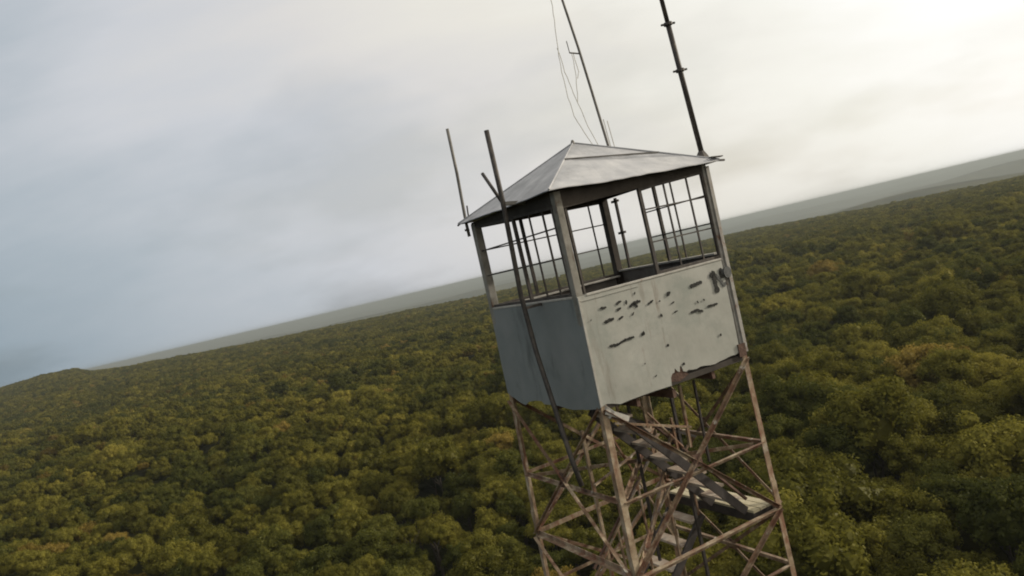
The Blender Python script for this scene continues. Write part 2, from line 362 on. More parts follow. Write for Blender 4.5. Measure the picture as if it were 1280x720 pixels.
# sills
for conv, y0, y1, nm in ((cu, -.02, .05, 0), (cw, -.016, .05, 0), (cu, S-.13, S+.02, 0), (cw, S-.09, S+.02, .07)):
    m = MB(); m.box((.10, y0, -.443+nm), (S-.10, y1, -.418+nm), conv); m.build('window_sill', M['sill'], tower, bevel=.004)

# windows: frames with thin glazing bars, several lights missing as in the photograph
def window(conv, y, a0, a1, thick, thin, rows, ztop=lambda x: .6, thin_to=None):
    m = MB()
    for x in thick: m.box((x-.019, y-.018, -.42), (x+.019, y+.018, ztop(x)+.02), conv)
    m.box((a0, y-.015, -.418), (a1, y+.015, -.385), conv)
    m.box((a0, y-.012, 0), (a1, y+.012, 1), lambda x, yy, z: conv(x, yy, ztop(x)-.03 + .035*z))
    fr = m.build('window_frame', M['frame'], tower)
    g = MB()
    for x in thin: g.box((x-.009, y-.008, -.42), (x+.009, y+.008, ztop(x)), conv)
    for z in rows: g.box((a0, y-.0075, z-.008), (a1, y+.0075, z+.008), conv)
    g.build('glazing_bars', M['frame'], fr)
zt = lambda x: .50 + .12*x/S
window(cu, .028, 1.11, 2.065, [1.11, 2.055], [1.466, 1.81], [.315, -.055], zt)
m = MB(); m.box((.105, .016, -.42), (.125, .04, .50), cu); m.build('window_jamb', M['frame'], tower)
window(cw, .03, .11, 2.03, [1.03, .13], [.655, .36], [.325, 0.0], lambda x: .55+.11*x/S)
window(cu, S-.028, .12, 2.03, [.72, 1.45], [1.08, 1.83], [.33, .005], lambda x: .655)
window(cw, S-.03, .11, 1.27, [.97, 1.27], [.35, .645], [.334, .0], lambda x: .655)
# casement left hanging by its hinges
m = MB(); m.bar(loc(S-.10, 1.74, -.34), loc(S-.09, 1.735, .64), .035, .03, up=(1, 0, 0))
for z in (.60, .16):
    m.box((S-.12, 1.67, z-.02), (S-.08, 1.80, z+.012), loc)
m.build('hanging_casement', M['frame'], tower)

# ---- roof
AP = (1.065, 1.0, 1.336)
OV = .115; ZE = .712
cs = [(-OV, -OV), (S+OV, -OV), (S+OV, S+OV), (-OV, S+OV)]
zec = [.705, .70, .735, .742]
roofp = MB(); NE = 20; NR = 8
edge = []
for k in range(4):
    a, b = cs[k], cs[(k+1) % 4]
    for i in range(NE):
        t = i/NE; rip = .012*mnoise.noise(Vector((k*7.3+t*5, 1.2, 0))) * (0 if i == 0 else 1) + (.006*mnoise.noise(Vector((k*3+t*19, 4, 1))) if i else 0)
        edge.append((a[0]+(b[0]-a[0])*t, a[1]+(b[1]-a[1])*t, zec[k]+(zec[(k+1) % 4]-zec[k])*t + rip - .012*math.sin(math.pi*t)))
n = len(edge)
for dz in (0, -.010):
    for j in range(NR):
        t = j/NR
        for e in edge:
            x, y, z = [e[i]+(AP[i]-e[i])*t for i in range(3)]
            z += .006*mnoise.noise(Vector((x*3, y*3, 2)))*math.sin(math.pi*t)
            roofp.v.append(loc(x, y, z+dz))
    roofp.v.append(loc(AP[0], AP[1], AP[2]+dz))
st = n*NR+1
for s0, fl in ((0, 1), (st, -1)):
    for j in range(NR-1):
        for i in range(n):
            q = (s0+j*n+i, s0+j*n+(i+1) % n, s0+(j+1)*n+(i+1) % n, s0+(j+1)*n+i); roofp.f.append(q[::fl])
    for i in range(n): roofp.f.append((s0+(NR-1)*n+i, s0+(NR-1)*n+(i+1) % n, s0+n*NR)[::fl])
for i in range(n): roofp.f.append((i, st+i, st+(i+1) % n, (i+1) % n))
roof = roofp.build('roof', M['roof'], tower)
m = MB()
for k in range(4):
    e = edge[k*NE]; m.tube([loc(e[0], e[1], e[2]+.004), loc(*[AP[0], AP[1], AP[2]+.004])], .011, 6)
m.build('hip_capping', M['roof'], roof)
def rz_(u, w):      # roof height on the lettered side
    t = (w+OV)/(AP[1]+OV); return .70+(AP[2]-.70)*t
m = MB(); h_ = lambda k, t: loc(*[AP[i]+(edge[k*NE][i]-AP[i])*t+(.008 if i == 2 else 0) for i in range(3)]); m.bar(h_(0, .40), h_(1, .60), .012, .016); m.build('sheet_seam', M['pole'], roof)
m = MB(); m.tube([loc(AP[0], AP[1], 1.31), loc(AP[0], AP[1], 1.352), loc(AP[0], AP[1], 1.375)], .035, 8, .012); m.build('roof_cap', M['pole'], roof)
# rods sticking out at two roof corners
m = MB(); m.bar(loc(2.10, -.05, .722), loc(2.37, -.06, .69), .022, .022); m.bar(loc(2.12, -.10, .745), loc(2.30, -.10, .735), .05, .012); m.build('corner_rod', M['mast'], tower)
m = MB(); m.tube([loc(-.02, 2.47, .742), loc(0, 2.32, .775), loc(0, 2.10, .765)], .014, 6); m.tube([loc(0.0, 2.10, .94), loc(0, 2.14, .76)], .010, 6); m.build('corner_rod', M['mast'], tower)

# ------------------------------------------------------------------ poles and masts fixed to the cabin (each a thing of its own)
def W(u, w, z):
    x, y, zz = loc(u, w, z); return Vector((CX + x*c_ - y*s_, CY + x*s_ + y*c_, zz))
def thing_at(name, base, label, cat, group=None):
    r = empty(name, tuple(W(*base)), 0); tag(r, label, cat, group); r['_b'] = 0; del r['_b']; return r
def rel(root, *p): return W(*p) - Vector(root.location)

pl = thing_at('pipe_pole', (-.03, 2.175, .55), 'thin straight grey pipe rising above the far left eave corner of the cabin', 'pole')
m = MB(); m.tube([rel(pl, -.03, 2.18, .55), rel(pl, -.03, 2.18, .74), rel(pl, 0, 2.165, 1.388), rel(pl, 0, 2.139, 1.961)], .021, 10); m.build('pipe', M['pole'], pl, True)
m = MB()
for z in (.64,): m.box(tuple(rel(pl, -.04, 2.18, z)-Vector((.03, .03, .012))), tuple(rel(pl, -.04, 2.18, z)+Vector((.03, .05, .012))))
m.build('clamp', M['mast'], pl)

p2 = thing_at('pipe_mast', (-.25, .30, -2.42), 'long dark pipe standing off the blue grey wall with a slanted stub at the eave', 'pole')
m = MB(); m.tube([rel(p2, *q) for q in ((-.25, .30, -2.42), (-.25, .394, -2.143), (-.25, .553, -1.486), (-.25, .68, -.946), (-.25, .745, -.303), (-.25, .69, .3), (-.25, .651, .772), (-.25, .641, 1.547))], .029, 10); m.build('pipe', M['mast'], p2, True)
m = MB(); m.tube([rel(p2, -.25, .973, 1.141), rel(p2, -.25, .678, .759)], .020, 8); m.build('slanted_stub', M['mast'], p2, True)
m = MB(); m.bar(rel(p2, -.25, .66, .73), rel(p2, .02, .64, .70), .05, .04); m.build('standoff_bracket', M['pole'], p2)
m = MB(); m.bar(rel(p2, -.25, .76, -.45), rel(p2, 0, .76, -.45), .03, .03); m.build('standoff_bracket', M['mast'], p2)

p3 = thing_at('radio_mast', (2.16, .10, .78), 'thick black jointed mast on a flanged foot at the right eave corner of the cabin', 'antenna mast')
base = (2.195, .10)
def mp(z): return (2.204 - .0455*(z-.8), .1, z)
m = MB(); m.tube([rel(p3, *mp(z)) for z in (.80, 1.84, 2.40)], .031, 10); m.tube([rel(p3, *mp(z)) for z in (2.36, 3.0, 4.6)], .026, 10); m.build('mast_pipe', M['mast'], p3, True)
for z in (1.833, 2.387):
    m = MB(); a = rel(p3, *mp(z)); m.tube([a-Vector((0, 0, .016)), a+Vector((0, 0, .016))], .052, 10); m.bar(a-Vector((.085, .01, 0)), a+Vector((.085, .01, 0)), .022, .02); m.build('joint_collar', M['mast'], p3)
m = MB(); m.tube([rel(p3, 2.19, .10, .735), rel(p3, 2.20, .10, .80), rel(p3, 2.20, .10, .86)], .11, 8, .035); m.build('flanged_foot', M['mast'], p3)

p4 = thing_at('wire_antenna', (1.80, 1.3, .98), 'slender leaning antenna mast with loose pale cables standing behind the roof peak', 'antenna')
m = MB(); m.tube([rel(p4, 1.83, 1.3, .95), rel(p4, 1.802, 1.3, 1.303), rel(p4, 1.742, 1.3, 2.008), rel(p4, 1.689, 1.3, 2.59), rel(p4, 1.613, 1.3, 3.219), rel(p4, 1.55, 1.3, 3.9), rel(p4, 1.50, 1.3, 4.5)], .019, 8, .015); m.build('mast_pipe', M['pole'], p4, True)
m = MB(); m.tube([rel(p4, 1.537, 1.3, 2.537), rel(p4, 1.681, 1.3, 2.517)], .010, 6); m.tube([rel(p4, 1.53, 1.3, 2.69), rel(p4, 1.537, 1.3, 2.537)], .006, 6); m.build('side_arm', M['mast'], p4)
for pts in ([(1.5, 1.3, 3.9), (1.479, 1.3, 3.532), (1.444, 1.3, 3.224), (1.422, 1.3, 2.968), (1.373, 1.3, 2.61), (1.35, 1.3, 2.302), (1.357, 1.3, 1.971), (1.389, 1.3, 1.729), (1.478, 1.3, 1.511), (1.576, 1.3, 1.32), (1.62, 1.3, 1.05)],
            [(1.373, 1.302, 2.61), (1.398, 1.3, 2.299), (1.438, 1.3, 2.088), (1.484, 1.3, 1.896), (1.558, 1.3, 1.575), (1.653, 1.3, 1.321), (1.7, 1.3, 1.05)],
            [(1.568, 1.3, 2.52), (1.561, 1.3, 2.265), (1.523, 1.3, 2.08), (1.484, 1.3, 1.896)], [(1.587, 1.3, 2.52), (1.604, 1.3, 2.282), (1.569, 1.3, 2.202)]):
    pp = []
    for i in range(len(pts)-1):
        for k in range(3):
            t = k/3; q = [pts[i][j]+(pts[i+1][j]-pts[i][j])*t for j in range(3)]
            q[0] += random.uniform(-.006, .006); pp.append(rel(p4, *q))
    pp.append(rel(p4, *pts[-1])); m = MB(); m.tube(pp, .0048, 5); m.build('cable', M['wire'], p4)
p5 = thing_at('twin_whip_antenna', (1.72, 1.1, 1.0), 'pair of short pale whips beside the antenna mast on the roof', 'antenna')
m = MB(); m.bar(rel(p5, 1.60, 1.1, 1.06), rel(p5, 1.80, 1.1, .985), .08, .14); m.build('base_block', M['mast'], p5)
for a, b in (((1.668, 1.1, 1.598), (1.70, 1.1, 1.0)), ((1.723, 1.1, 1.571), (1.76, 1.1, 1.0))):
    m = MB(); m.tube([rel(p5, *b), rel(p5, *a)], .0055, 6); m.build('whip', M['wire'], p5)

# ------------------------------------------------------------------ terrain
AZ = [-180, -60, -36, -33.2, -31.4, -30.6, -29, -27.7, -19.8, -6.5, -2.6, 8, 19, 24.2, 28.3, 36, 60, 180]
DD = [1350, 1350, 1350, 1320, 1280, 1250, 1150, 1100, 1050, 950, 930, 900, 850, 640, 540, 480, 450, 450]
EL = [.05, .05, .12, .33, .26, -.12, -.36, -.44, -.89, -1.34, -1.5, -1.5, -1.47, -2.03, -2.5, -2.8, -3.0, -3.0]
def smooth(t): t = np.clip(t, 0, 1); return t*t*(3-2*t)
def sn(x, y, f, ph):
    return (np.sin(x*f+ph)*np.cos(y*f*1.13+ph*1.7) + .5*np.sin(x*f*2.3+y*f*1.1+ph*2.1) + .3*np.cos(y*f*3.7-x*f*2.2+ph))/1.8
CAN = 9.0
def ground(x, y):
    x = np.asarray(x, float); y = np.asarray(y, float)
    r = np.hypot(x, y); az = np.degrees(np.arctan2(x, y))
    D = np.interp(az, AZ, DD); E_ = np.interp(az, AZ, EL)
    ze = EYE + D*np.tan(np.radians(E_)) - CAN
    h = ze*smooth((r/D-.30)/.70)
    h = h + 1.3*sn(x, y, .035, 1.1)*smooth((r-30)/60)*smooth((D-r)/D*3+.15) + 1.6*sn(x, y, .011, .4)*smooth((r-60)/200)*smooth((D-r)/D*2)
    b = smooth((r-D)/np.interp(az, [-180, -5, 12, 30, 180], [1700, 1700, 3200, 3600, 3600]))
    low = -95 + 42*sn(x, y, .0016, 2.2)*smooth((r-D)/1500) + 34*sn(x, y, .00045, .7)*smooth((r-3000)/4000) + 85*smooth((r-6000)/22000)
    low = low + 48*np.exp(-((r-2500-300*np.sin(az*.25))/420)**2)*smooth((az-14)/8) + 40*np.exp(-((r-5200-500*np.sin(az*.2+1))/800)**2)*smooth((az+40)/20)
    return h*(1-b) + (low)*b
nr, na = 260, 360
rr = np.concatenate([[0], np.geomspace(6, 34000, nr-1)])
aa = np.concatenate([np.linspace(-56, 56, 300), np.linspace(56, 304, 62)[1:-1]])
na = len(aa)
RR, AA = np.meshgrid(rr, np.radians(aa), indexing='ij')
X = RR*np.sin(AA); Y = RR*np.cos(AA); Z = ground(X, Y)
vs = np.stack([X, Y, Z], -1).reshape(-1, 3)
me = bpy.data.meshes.new('ground')
fs = []
for i in range(nr-1):
    for j in range(na):
        a = i*na+j; b = i*na+(j+1) % na; fs.append((a, b, b+na, a+na))
me.from_pydata(vs.tolist(), [], fs); me.update()
me.polygons.foreach_set('use_smooth', [True]*len(me.polygons))
gr = bpy.data.objects.new('ground', me); COL.objects.link(gr); tag(gr, kind='structure')
def ground_mat():
    m = bpy.data.materials.new('forest_floor_and_far_woods'); m.use_nodes = True; nt = m.node_tree; N = nt.nodes; L = nt.links
    b = N['Principled BSDF']; b.inputs['Roughness'].default_value = .95; b.inputs['Specular IOR Level'].default_value = .05
    tc = N.new('ShaderNodeTexCoord')
    def nz(s, d=6):
        n = N.new('ShaderNodeTexNoise'); n.inputs['Scale'].default_value = s; n.inputs['Detail'].default_value = d; n.inputs['Roughness'].default_value = .6
        L.new(tc.outputs['Object'], n.inputs['Vector']); return n
    n1 = nz(.0045, 9); n2 = nz(.12, 6)
    r = N.new('ShaderNodeValToRGB'); e = r.color_ramp.elements
    e[0].position = .40; e[0].color = (.014, .016, .005, 1); e[1].position = .62; e[1].color = (.060, .056, .016, 1)
    x = e.new(.70); x.color = (.10, .085, .045, 1)
    L.new(n1.outputs['Fac'], r.inputs['Fac'])
    r2 = N.new('ShaderNodeValToRGB'); e = r2.color_ramp.elements
    e[0].position = .35; e[0].color = (.55, .55, .5, 1); e[1].position = .7; e[1].color = (1.3, 1.25, 1.1, 1)
    L.new(n2.outputs['Fac'], r2.inputs['Fac'])
    mx = N.new('ShaderNodeMixRGB'); mx.blend_type = 'MULTIPLY'; mx.inputs['Fac'].default_value = 1
    L.new(r.outputs['Color'], mx.inputs['Color1']); L.new(r2.outputs['Color'], mx.inputs['Color2']); L.new(mx.outputs['Color'], b.inputs['Base Color'])
    bp = N.new('ShaderNodeBump'); bp.inputs['Strength'].default_value = .8; bp.inputs['Distance'].default_value = 3
    L.new(n2.outputs['Fac'], bp.inputs['Height']); L.new(bp.outputs['Normal'], b.inputs['Normal'])
    return m
me.materials.append(ground_mat())

# ------------------------------------------------------------------ trees
def leaf_mat(name, c0, c1, c2):
    m = bpy.data.materials.new(name); m.use_nodes = True; nt = m.node_tree; N = nt.nodes; L = nt.links
    N.remove(N['Principled BSDF']); out = N['Material Output']
    oi = N.new('ShaderNodeObjectInfo'); tc = N.new('ShaderNodeTexCoord')
    n = N.new('ShaderNodeTexNoise'); n.inputs['Scale'].default_value = 1.1; n.inputs['Detail'].default_value = 3
    n.noise_dimensions = '4D'
    L.new(tc.outputs['Object'], n.inputs['Vector'])
    ml = N.new('ShaderNodeMath'); ml.operation = 'MULTIPLY'; ml.inputs[1].default_value = 37; L.new(oi.outputs['Random'], ml.inputs[0]); L.new(ml.outputs[0], n.inputs['W'])
    # fine variation per leaf clump
    g = N.new('ShaderNodeNewGeometry')
    a = N.new('ShaderNodeMath'); a.operation = 'MULTIPLY_ADD'; a.inputs[1].default_value = .45; L.new(oi.outputs['Random'], a.inputs[0]); 
    b_ = N.new('ShaderNodeMath'); b_.operation = 'MULTIPLY'; b_.inputs[1].default_value = .45; L.new(n.outputs['Fac'], b_.inputs[0]); L.new(b_.outputs[0], a.inputs[2])
    ri = N.new('ShaderNodeMath'); ri.operation = 'MULTIPLY_ADD'; ri.inputs[1].default_value = .16; L.new(g.outputs['Random Per Island'], ri.inputs[0]); L.new(a.outputs[0], ri.inputs[2])
    r = N.new('ShaderNodeValToRGB'); e = r.color_ramp.elements
    e[0].position = .22; e[0].color = (*c0, 1); e[1].position = .80; e[1].color = (*c2, 1); x = e.new(.52); x.color = (*c1, 1)
    L.new(ri.outputs[0], r.inputs['Fac'])
    d = N.new('ShaderNodeBsdfDiffuse'); t = N.new('ShaderNodeBsdfTranslucent'); gl = N.new('ShaderNodeBsdfGlossy'); gl.inputs['Roughness'].default_value = .45; gl.inputs['Color'].default_value = (.8, .8, .75, 1)
    L.new(r.outputs['Color'], d.inputs['Color']); L.new(r.outputs['Color'], t.inputs['Color'])
    m1 = N.new('ShaderNodeMixShader'); m1.inputs[0].default_value = .36; L.new(d.outputs[0], m1.inputs[1]); L.new(t.outputs[0], m1.inputs[2])
    m2 = N.new('ShaderNodeMixShader'); m2.inputs[0].default_value = .006; L.new(m1.outputs[0], m2.inputs[1]); L.new(gl.outputs[0], m2.inputs[2])
    L.new(m2.outputs[0], out.inputs['Surface']); return m
LM = [leaf_mat('olive_leaves', (0.0624, 0.0604, 0.0096), (0.1188, 0.1087, 0.0161), (0.2063, 0.1811, 0.0302)),
      leaf_mat('yellow_green_leaves', (0.0886, 0.0825, 0.0111), (0.1610, 0.1409, 0.0201), (0.2767, 0.2334, 0.0422)),
      leaf_mat('rust_tinged_leaves', (0.1006, 0.0744, 0.0131), (0.1811, 0.1268, 0.0232), (0.2767, 0.1993, 0.0453)),
      leaf_mat('dark_green_leaves', (0.0402, 0.0453, 0.0085), (0.0744, 0.0765, 0.0131), (0.1308, 0.1247, 0.0232))]
M['bark'] = mat('grey_brown_bark', [(.025, .02, .015), (.045, .036, .028), (.07, .058, .045)], 3, .95, 0, .4)

def ico():
    t = (1+5**.5)/2
    v = [(-1, t, 0), (1, t, 0), (-1, -t, 0), (1, -t, 0), (0, -1, t), (0, 1, t), (0, -1, -t), (0, 1, -t), (t, 0, -1), (t, 0, 1), (-t, 0, -1), (-t, 0, 1)]
    f = [(0, 11, 5), (0, 5, 1), (0, 1, 7), (0, 7, 10), (0, 10, 11), (1, 5, 9), (5, 11, 4), (11, 10, 2), (10, 7, 6), (7, 1, 8), (3, 9, 4), (3, 4, 2), (3, 2, 6), (3, 6, 8), (3, 8, 9), (4, 9, 5), (2, 4, 11), (6, 2, 10), (8, 6, 7), (9, 8, 1)]
    v = np.array(v, float); v /= np.linalg.norm(v[0]); return v, np.array(f)
IV, IF = ico()
def crown_mesh(seed, rad=2.6, hgt=2.3, nb=15, lpb=230, leaf=.20):
    """a crown = uneven cluster of leafy sub-crowns, leaves in the volume near each surface"""
    g = np.random.default_rng(seed)
    cen = []; 
    for i in range(nb):
        a = i*2.39996+g.uniform(-.5, .5); t = (i+.5)/nb; ph = math.acos(1-1.15*t)       # top to a bit under the equator
        k = g.uniform(.55, 1.0)
        c = np.array([math.sin(ph)*math.cos(a)*rad*k, math.sin(ph)*math.sin(a)*rad*k, math.cos(ph)*hgt*k*g.uniform(.75, 1.15)])
        cen.append((c, g.uniform(.21, .37)*rad))
    V = []; F = []; n0 = 0
    tri = []
    for c, r in cen:
        v = IV*r*.74*g.uniform(.85, 1.1, (12, 1)) + c; V.append(v); tri.append(IF+n0); n0 += 12
    v = IV*np.array([rad*.55, rad*.55, hgt*.5]); V.append(v); tri.append(IF+n0); n0 += 12
    quads = []
    for c, r in cen:
        n = int(lpb*(r/(.30*rad))**2)
        d = g.normal(size=(n, 3)); d[:, 2] += .35; d /= np.linalg.norm(d, axis=1)[:, None]
        # small twig clumps: radius varies with direction noise
        lump = 1+.16*np.sin(d[:, 0]*6+seed)*np.sin(d[:, 1]*7+c[0])+.10*np.sin(d[:, 2]*11+c[1]*3)
        p = c + d*(r*lump*g.uniform(.80, 1.06, n))[:, None]
        nn = d + g.normal(size=(n, 3))*.55; nn /= np.linalg.norm(nn, axis=1)[:, None]
        u = np.cross(nn, g.normal(size=(n, 3))); u /= np.linalg.norm(u, axis=1)[:, None]; w = np.cross(nn, u)
        sz = leaf*g.uniform(.55, 1.25, n)[:, None]
        q = np.stack([p-u*sz*.9, p-w*sz*.5, p+u*sz*.9, p+w*sz*.5], 1).reshape(-1, 3)
        V.append(q); quads.append(np.arange(n*4).reshape(n, 4)+n0); n0 += n*4
    V = np.concatenate(V); T = np.concatenate(tri); Q = np.concatenate(quads)
    me = bpy.data.meshes.new('crown'); me.from_pydata(V.tolist(), [], T.tolist()+Q.tolist()); me.update()
    return me
def trunk_mesh(seed):
    g = random.Random(seed); m = MB()
    lean = [(g.uniform(-.15, .15)*k, g.uniform(-.15, .15)*k) for k in range(4)]
    pts = [(0, 0, -.5)] + [(lean[k][0], lean[k][1], [1.8, 3.6, 5.2, 6.6][k]) for k in range(4)]
    m.tube(pts, .20, 7, .07)
    for k in range(5):
        a = k*1.256+g.uniform(-.3, .3); z = g.uniform(4, 5.6); r = g.uniform(1.0, 1.7)
        m.tube([(0, 0, z), (r*.5*math.cos(a), r*.5*math.sin(a), z+.8), (r*math.cos(a), r*math.sin(a), z+1.7)], .075, 5, .03)
    me = bpy.data.meshes.new('trunk'); me.from_pydata(m.v, [], m.f); me.update(); me.materials.append(M['bark']); return me
NV = 7
crowns = []
for s in range(NV):
    g = random.Random(s+50)
    crowns.append(crown_mesh(s+11, rad=g.uniform(2.3, 2.9), hgt=g.uniform(2.0, 2.9), nb=g.choice([22, 26, 30]), leaf=.14, lpb=250))
for me_ in crowns: me_.materials.append(LM[0])
trunks = [trunk_mesh(s) for s in range(3)]

# camera
F_PX, PIT, ROL = 9.073718e+02, 2.41e-02, 2.303e-01
fwd = Vector((0, math.cos(PIT), -math.sin(PIT))); right = Vector((1, 0, 0)); up = Vector((0, math.sin(PIT), math.cos(PIT)))
cr = right*math.cos(ROL) - up*math.sin(ROL); cup = right*math.sin(ROL) + up*math.cos(ROL)
cam = bpy.data.cameras.new('Camera'); co = bpy.data.objects.new('Camera', cam); COL.objects.link(co); scn.camera = co
mw = Matrix((cr, cup, -fwd)).transposed().to_4x4(); mw.translation = (0, 0, EYE); co.matrix_world = mw
cam.sensor_width = 36; cam.lens = 36*F_PX/1280; cam.clip_start = .1; cam.clip_end = 90000

# scatter positions on a jittered grid, spacing a bit wider than a crown radius
sp = 3.85
xs = np.arange(-1150, 1150, sp); ys = np.arange(6, 1500, sp)
GX, GY = np.meshgrid(xs, ys); GX = GX + (np.arange(len(ys)) % 2)[:, None]*sp/2
GX = (GX + RNG.uniform(-.42, .42, GX.shape)*sp).ravel(); GY = (GY + RNG.uniform(-.42, .42, GY.shape)*sp).ravel()
r_ = np.hypot(GX, GY); az_ = np.degrees(np.arctan2(GX, GY)); Dm = np.interp(az_, AZ, DD)
keep = (r_ < Dm+np.where(az_ > 4, 520, 90)) & (np.abs(az_) < 52) & (np.hypot(GX-CX, GY-CY) > 4.5)
# small openings in the canopy
hole = sn(GX, GY, .16, 3.3)+.6*sn(GX, GY, .41, 1.9)
keep &= (hole > -.98) | (r_ > 500)
GX = GX[keep]; GY = GY[keep]; r_ = r_[keep]; az_ = az_[keep]
GZ = ground(GX, GY)
nT = len(GX)
sc_ = RNG.uniform(.60, 1.15, nT)*(1+.22*np.clip(sn(GX, GY, .07, .2), -1, 1)); rot = RNG.uniform(0, 6.283, nT)
sc_ = sc_*np.interp(az_, [-40, -8, 10, 40], [.78, .86, 1.0, 1.08]); hz_ = 6.6*(RNG.uniform(.78, 1.20, nT))*(1+.14*sn(GX, GY, .05, 2.7))       # height of the crown's middle
var = RNG.integers(0, NV, nT)
# kinds drift in patches
pn = sn(GX, GY, .045, 5.1)+RNG.normal(0, .42, nT); pr2 = sn(GX, GY, .06, 8.7)+RNG.normal(0, .5, nT)
kind = np.where(pn > .62, 1, 0); kind = np.where(RNG.uniform(0, 1, nT) < .025+.09*(pr2 > .75), 2, kind); kind = np.where((pn < -.38), 3, kind)
# some larger, taller trees that stand above and push their neighbours out
big = (RNG.uniform(0, 1, nT) < np.interp(az_, [-40, 0, 20], [.035, .05, .11])) & (r_ < 420)
bi = np.where(big & (r_ < 330))[0]; sc_[big] *= 1.45; hz_[big] *= 1.22
gone = np.zeros(nT, bool); near = np.where(r_ < 340)[0]
for i in bi:
    if gone[i]: continue
    dd = np.hypot(GX[near]-GX[i], GY[near]-GY[i]); q = near[(dd < 3.3) & (dd > 0)]; gone[q] = True
kp = ~gone
GX, GY, GZ, r_, sc_, rot, hz_, var, kind = [a[kp] for a in (GX, GY, GZ, r_, sc_, rot, hz_, var, kind)]; nT = len(GX)
# which ones show in the frame
dx = GX; dy = GY; dz = GZ+hz_+1-EYE
cz = dy*fwd.y+dz*fwd.z; px = 640+F_PX*(dx*cr.x+dy*cr.y+dz*cr.z)/np.maximum(cz, .1); py = 360-F_PX*(dx*cup.x+dy*cup.y+dz*cup.z)/np.maximum(cz, .1)
inf = (cz > 1) & (px > -25) & (px < 1305) & (py < 745) & (py > 0)
order = np.argsort(np.where(inf, r_, 1e9))[:300]
ind = np.zeros(nT, bool); ind[order] = True
LAB = ['olive green tree with a rounded lumpy crown in the near forest canopy below the tower',
       'yellowish green tree with a bright lumpy crown in the near forest canopy below the tower',
       'rust tinged tree with a brownish orange crown in the near forest canopy below the tower',
       'dark green tree with a dense shady crown in the near forest canopy below the tower']
GRP = ['olive green forest trees', 'yellowish green forest trees', 'rust tinged forest trees', 'dark green forest trees']
protos = {}
def proto_tree(v, k):
    root = empty('forest_tree', (0, 0, 0)); tag(root, LAB[k], 'tree', GRP[k])
    t = bpy.data.objects.new('trunk', trunks[v % 3]); COL.objects.link(t); t.parent = root
    c = bpy.data.objects.new('crown', crowns[v]); COL.objects.link(c); c.parent = root
    c.material_slots[0].link = 'OBJECT'; c.material_slots[0].material = LM[k]
    return root, t, c
for i in order:
    v, k = int(var[i]), int(kind[i])
    if (v, k) not in protos:
        root, t, c = proto_tree(v, k); protos[(v, k)] = (root, t, c)
    else:
        R0, T0, C0 = protos[(v, k)]
        root = R0.copy(); COL.objects.link(root); t = T0.copy(); COL.objects.link(t); t.parent = root; c = C0.copy(); COL.objects.link(c); c.parent = root
    root.location = (float(GX[i]), float(GY[i]), float(GZ[i])); root.rotation_euler = (0, 0, float(rot[i]))
    h = float(hz_[i]); t.scale = (1, 1, h/6.6); s = float(sc_[i]); c.location = (0, 0, h); c.scale = (s, s, s*.95)

# the rest of the wood: one object
src = bpy.data.collections.new('wood_sources')       # not linked to the scene
for v in range(NV):
    for k in range(4):
        mm = crowns[v].copy(); mm.materials.clear(); mm.materials.append(LM[k])
        o = bpy.data.objects.new('s%02d' % (v*4+k), mm); src.objects.link(o)
rest = np.where(~ind)[0]
me = bpy.data.meshes.new('distant_forest')
me.from_pydata(np.stack([GX[rest], GY[rest], GZ[rest]+hz_[rest]], -1).tolist(), [], [])
for nm, ty, dat in (('sc', 'FLOAT', sc_[rest]), ('rz', 'FLOAT', rot[rest]), ('ix', 'INT', (var*4+kind)[rest])):
    at = me.attributes.new(nm, ty, 'POINT'); at.data.foreach_set('value', dat.astype(np.float32 if ty == 'FLOAT' else np.int32))
fo = bpy.data.objects.new('distant_forest', me); COL.objects.link(fo)
tag(fo, 'unbroken olive green forest canopy spreading from the near trees to the ridge', 'forest', kind='stuff')
ng = bpy.data.node_groups.new('wood', 'GeometryNodeTree'); ng.interface.new_socket('Geometry', in_out='INPUT', socket_type='NodeSocketGeometry'); ng.interface.new_socket('Geometry', in_out='OUTPUT', socket_type='NodeSocketGeometry')
N = ng.nodes; L = ng.links; gi = N.new('NodeGroupInput'); go = N.new('NodeGroupOutput')
ci = N.new('GeometryNodeCollectionInfo'); ci.inputs['Collection'].default_value = src; ci.inputs['Separate Children'].default_value = True; ci.inputs['Reset Children'].default_value = True
ip = N.new('GeometryNodeInstanceOnPoints'); ip.inputs['Pick Instance'].default_value = True
def attr(nm, ty):
    a = N.new('GeometryNodeInputNamedAttribute'); a.data_type = ty; a.inputs['Name'].default_value = nm; return a.outputs['Attribute']
cx = N.new('ShaderNodeCombineXYZ'); L.new(attr('rz', 'FLOAT'), cx.inputs['Z'])
L.new(gi.outputs[0], ip.inputs['Points']); L.new(ci.outputs[0], ip.inputs['Instance']); L.new(attr('ix', 'INT'), ip.inputs['Instance Index'])
L.new(cx.outputs[0], ip.inputs['Rotation']); L.new(attr('sc', 'FLOAT'), ip.inputs['Scale']); L.new(ip.outputs[0], go.inputs[0])
md = fo.modifiers.new('wood', 'NODES'); md.node_group = ng
print('trees', nT, 'individual', len(order), 'far of them', r_[order].max())

# ------------------------------------------------------------------ haze
HZ_R = 36000
m = MB(); m.box((-HZ_R, -6000, -190), (HZ_R, HZ_R, EYE+6.0))
hm = bpy.data.materials.new('haze'); hm.use_nodes = True; nt = hm.node_tree; nt.nodes.remove(nt.nodes['Principled BSDF'])
pv = nt.nodes.new('ShaderNodeVolumePrincipled'); pv.inputs['Color'].default_value = (.385, .41, .405, 1); pv.inputs['Density'].default_value = 2.2e-4; pv.inputs['Anisotropy'].default_value = .2
nt.links.new(pv.outputs[0], nt.nodes['Material Output'].inputs['Volume'])
hz = m.build('haze', hm); tag(hz, 'thin pale haze over the wooded lowland', 'haze', kind='stuff')

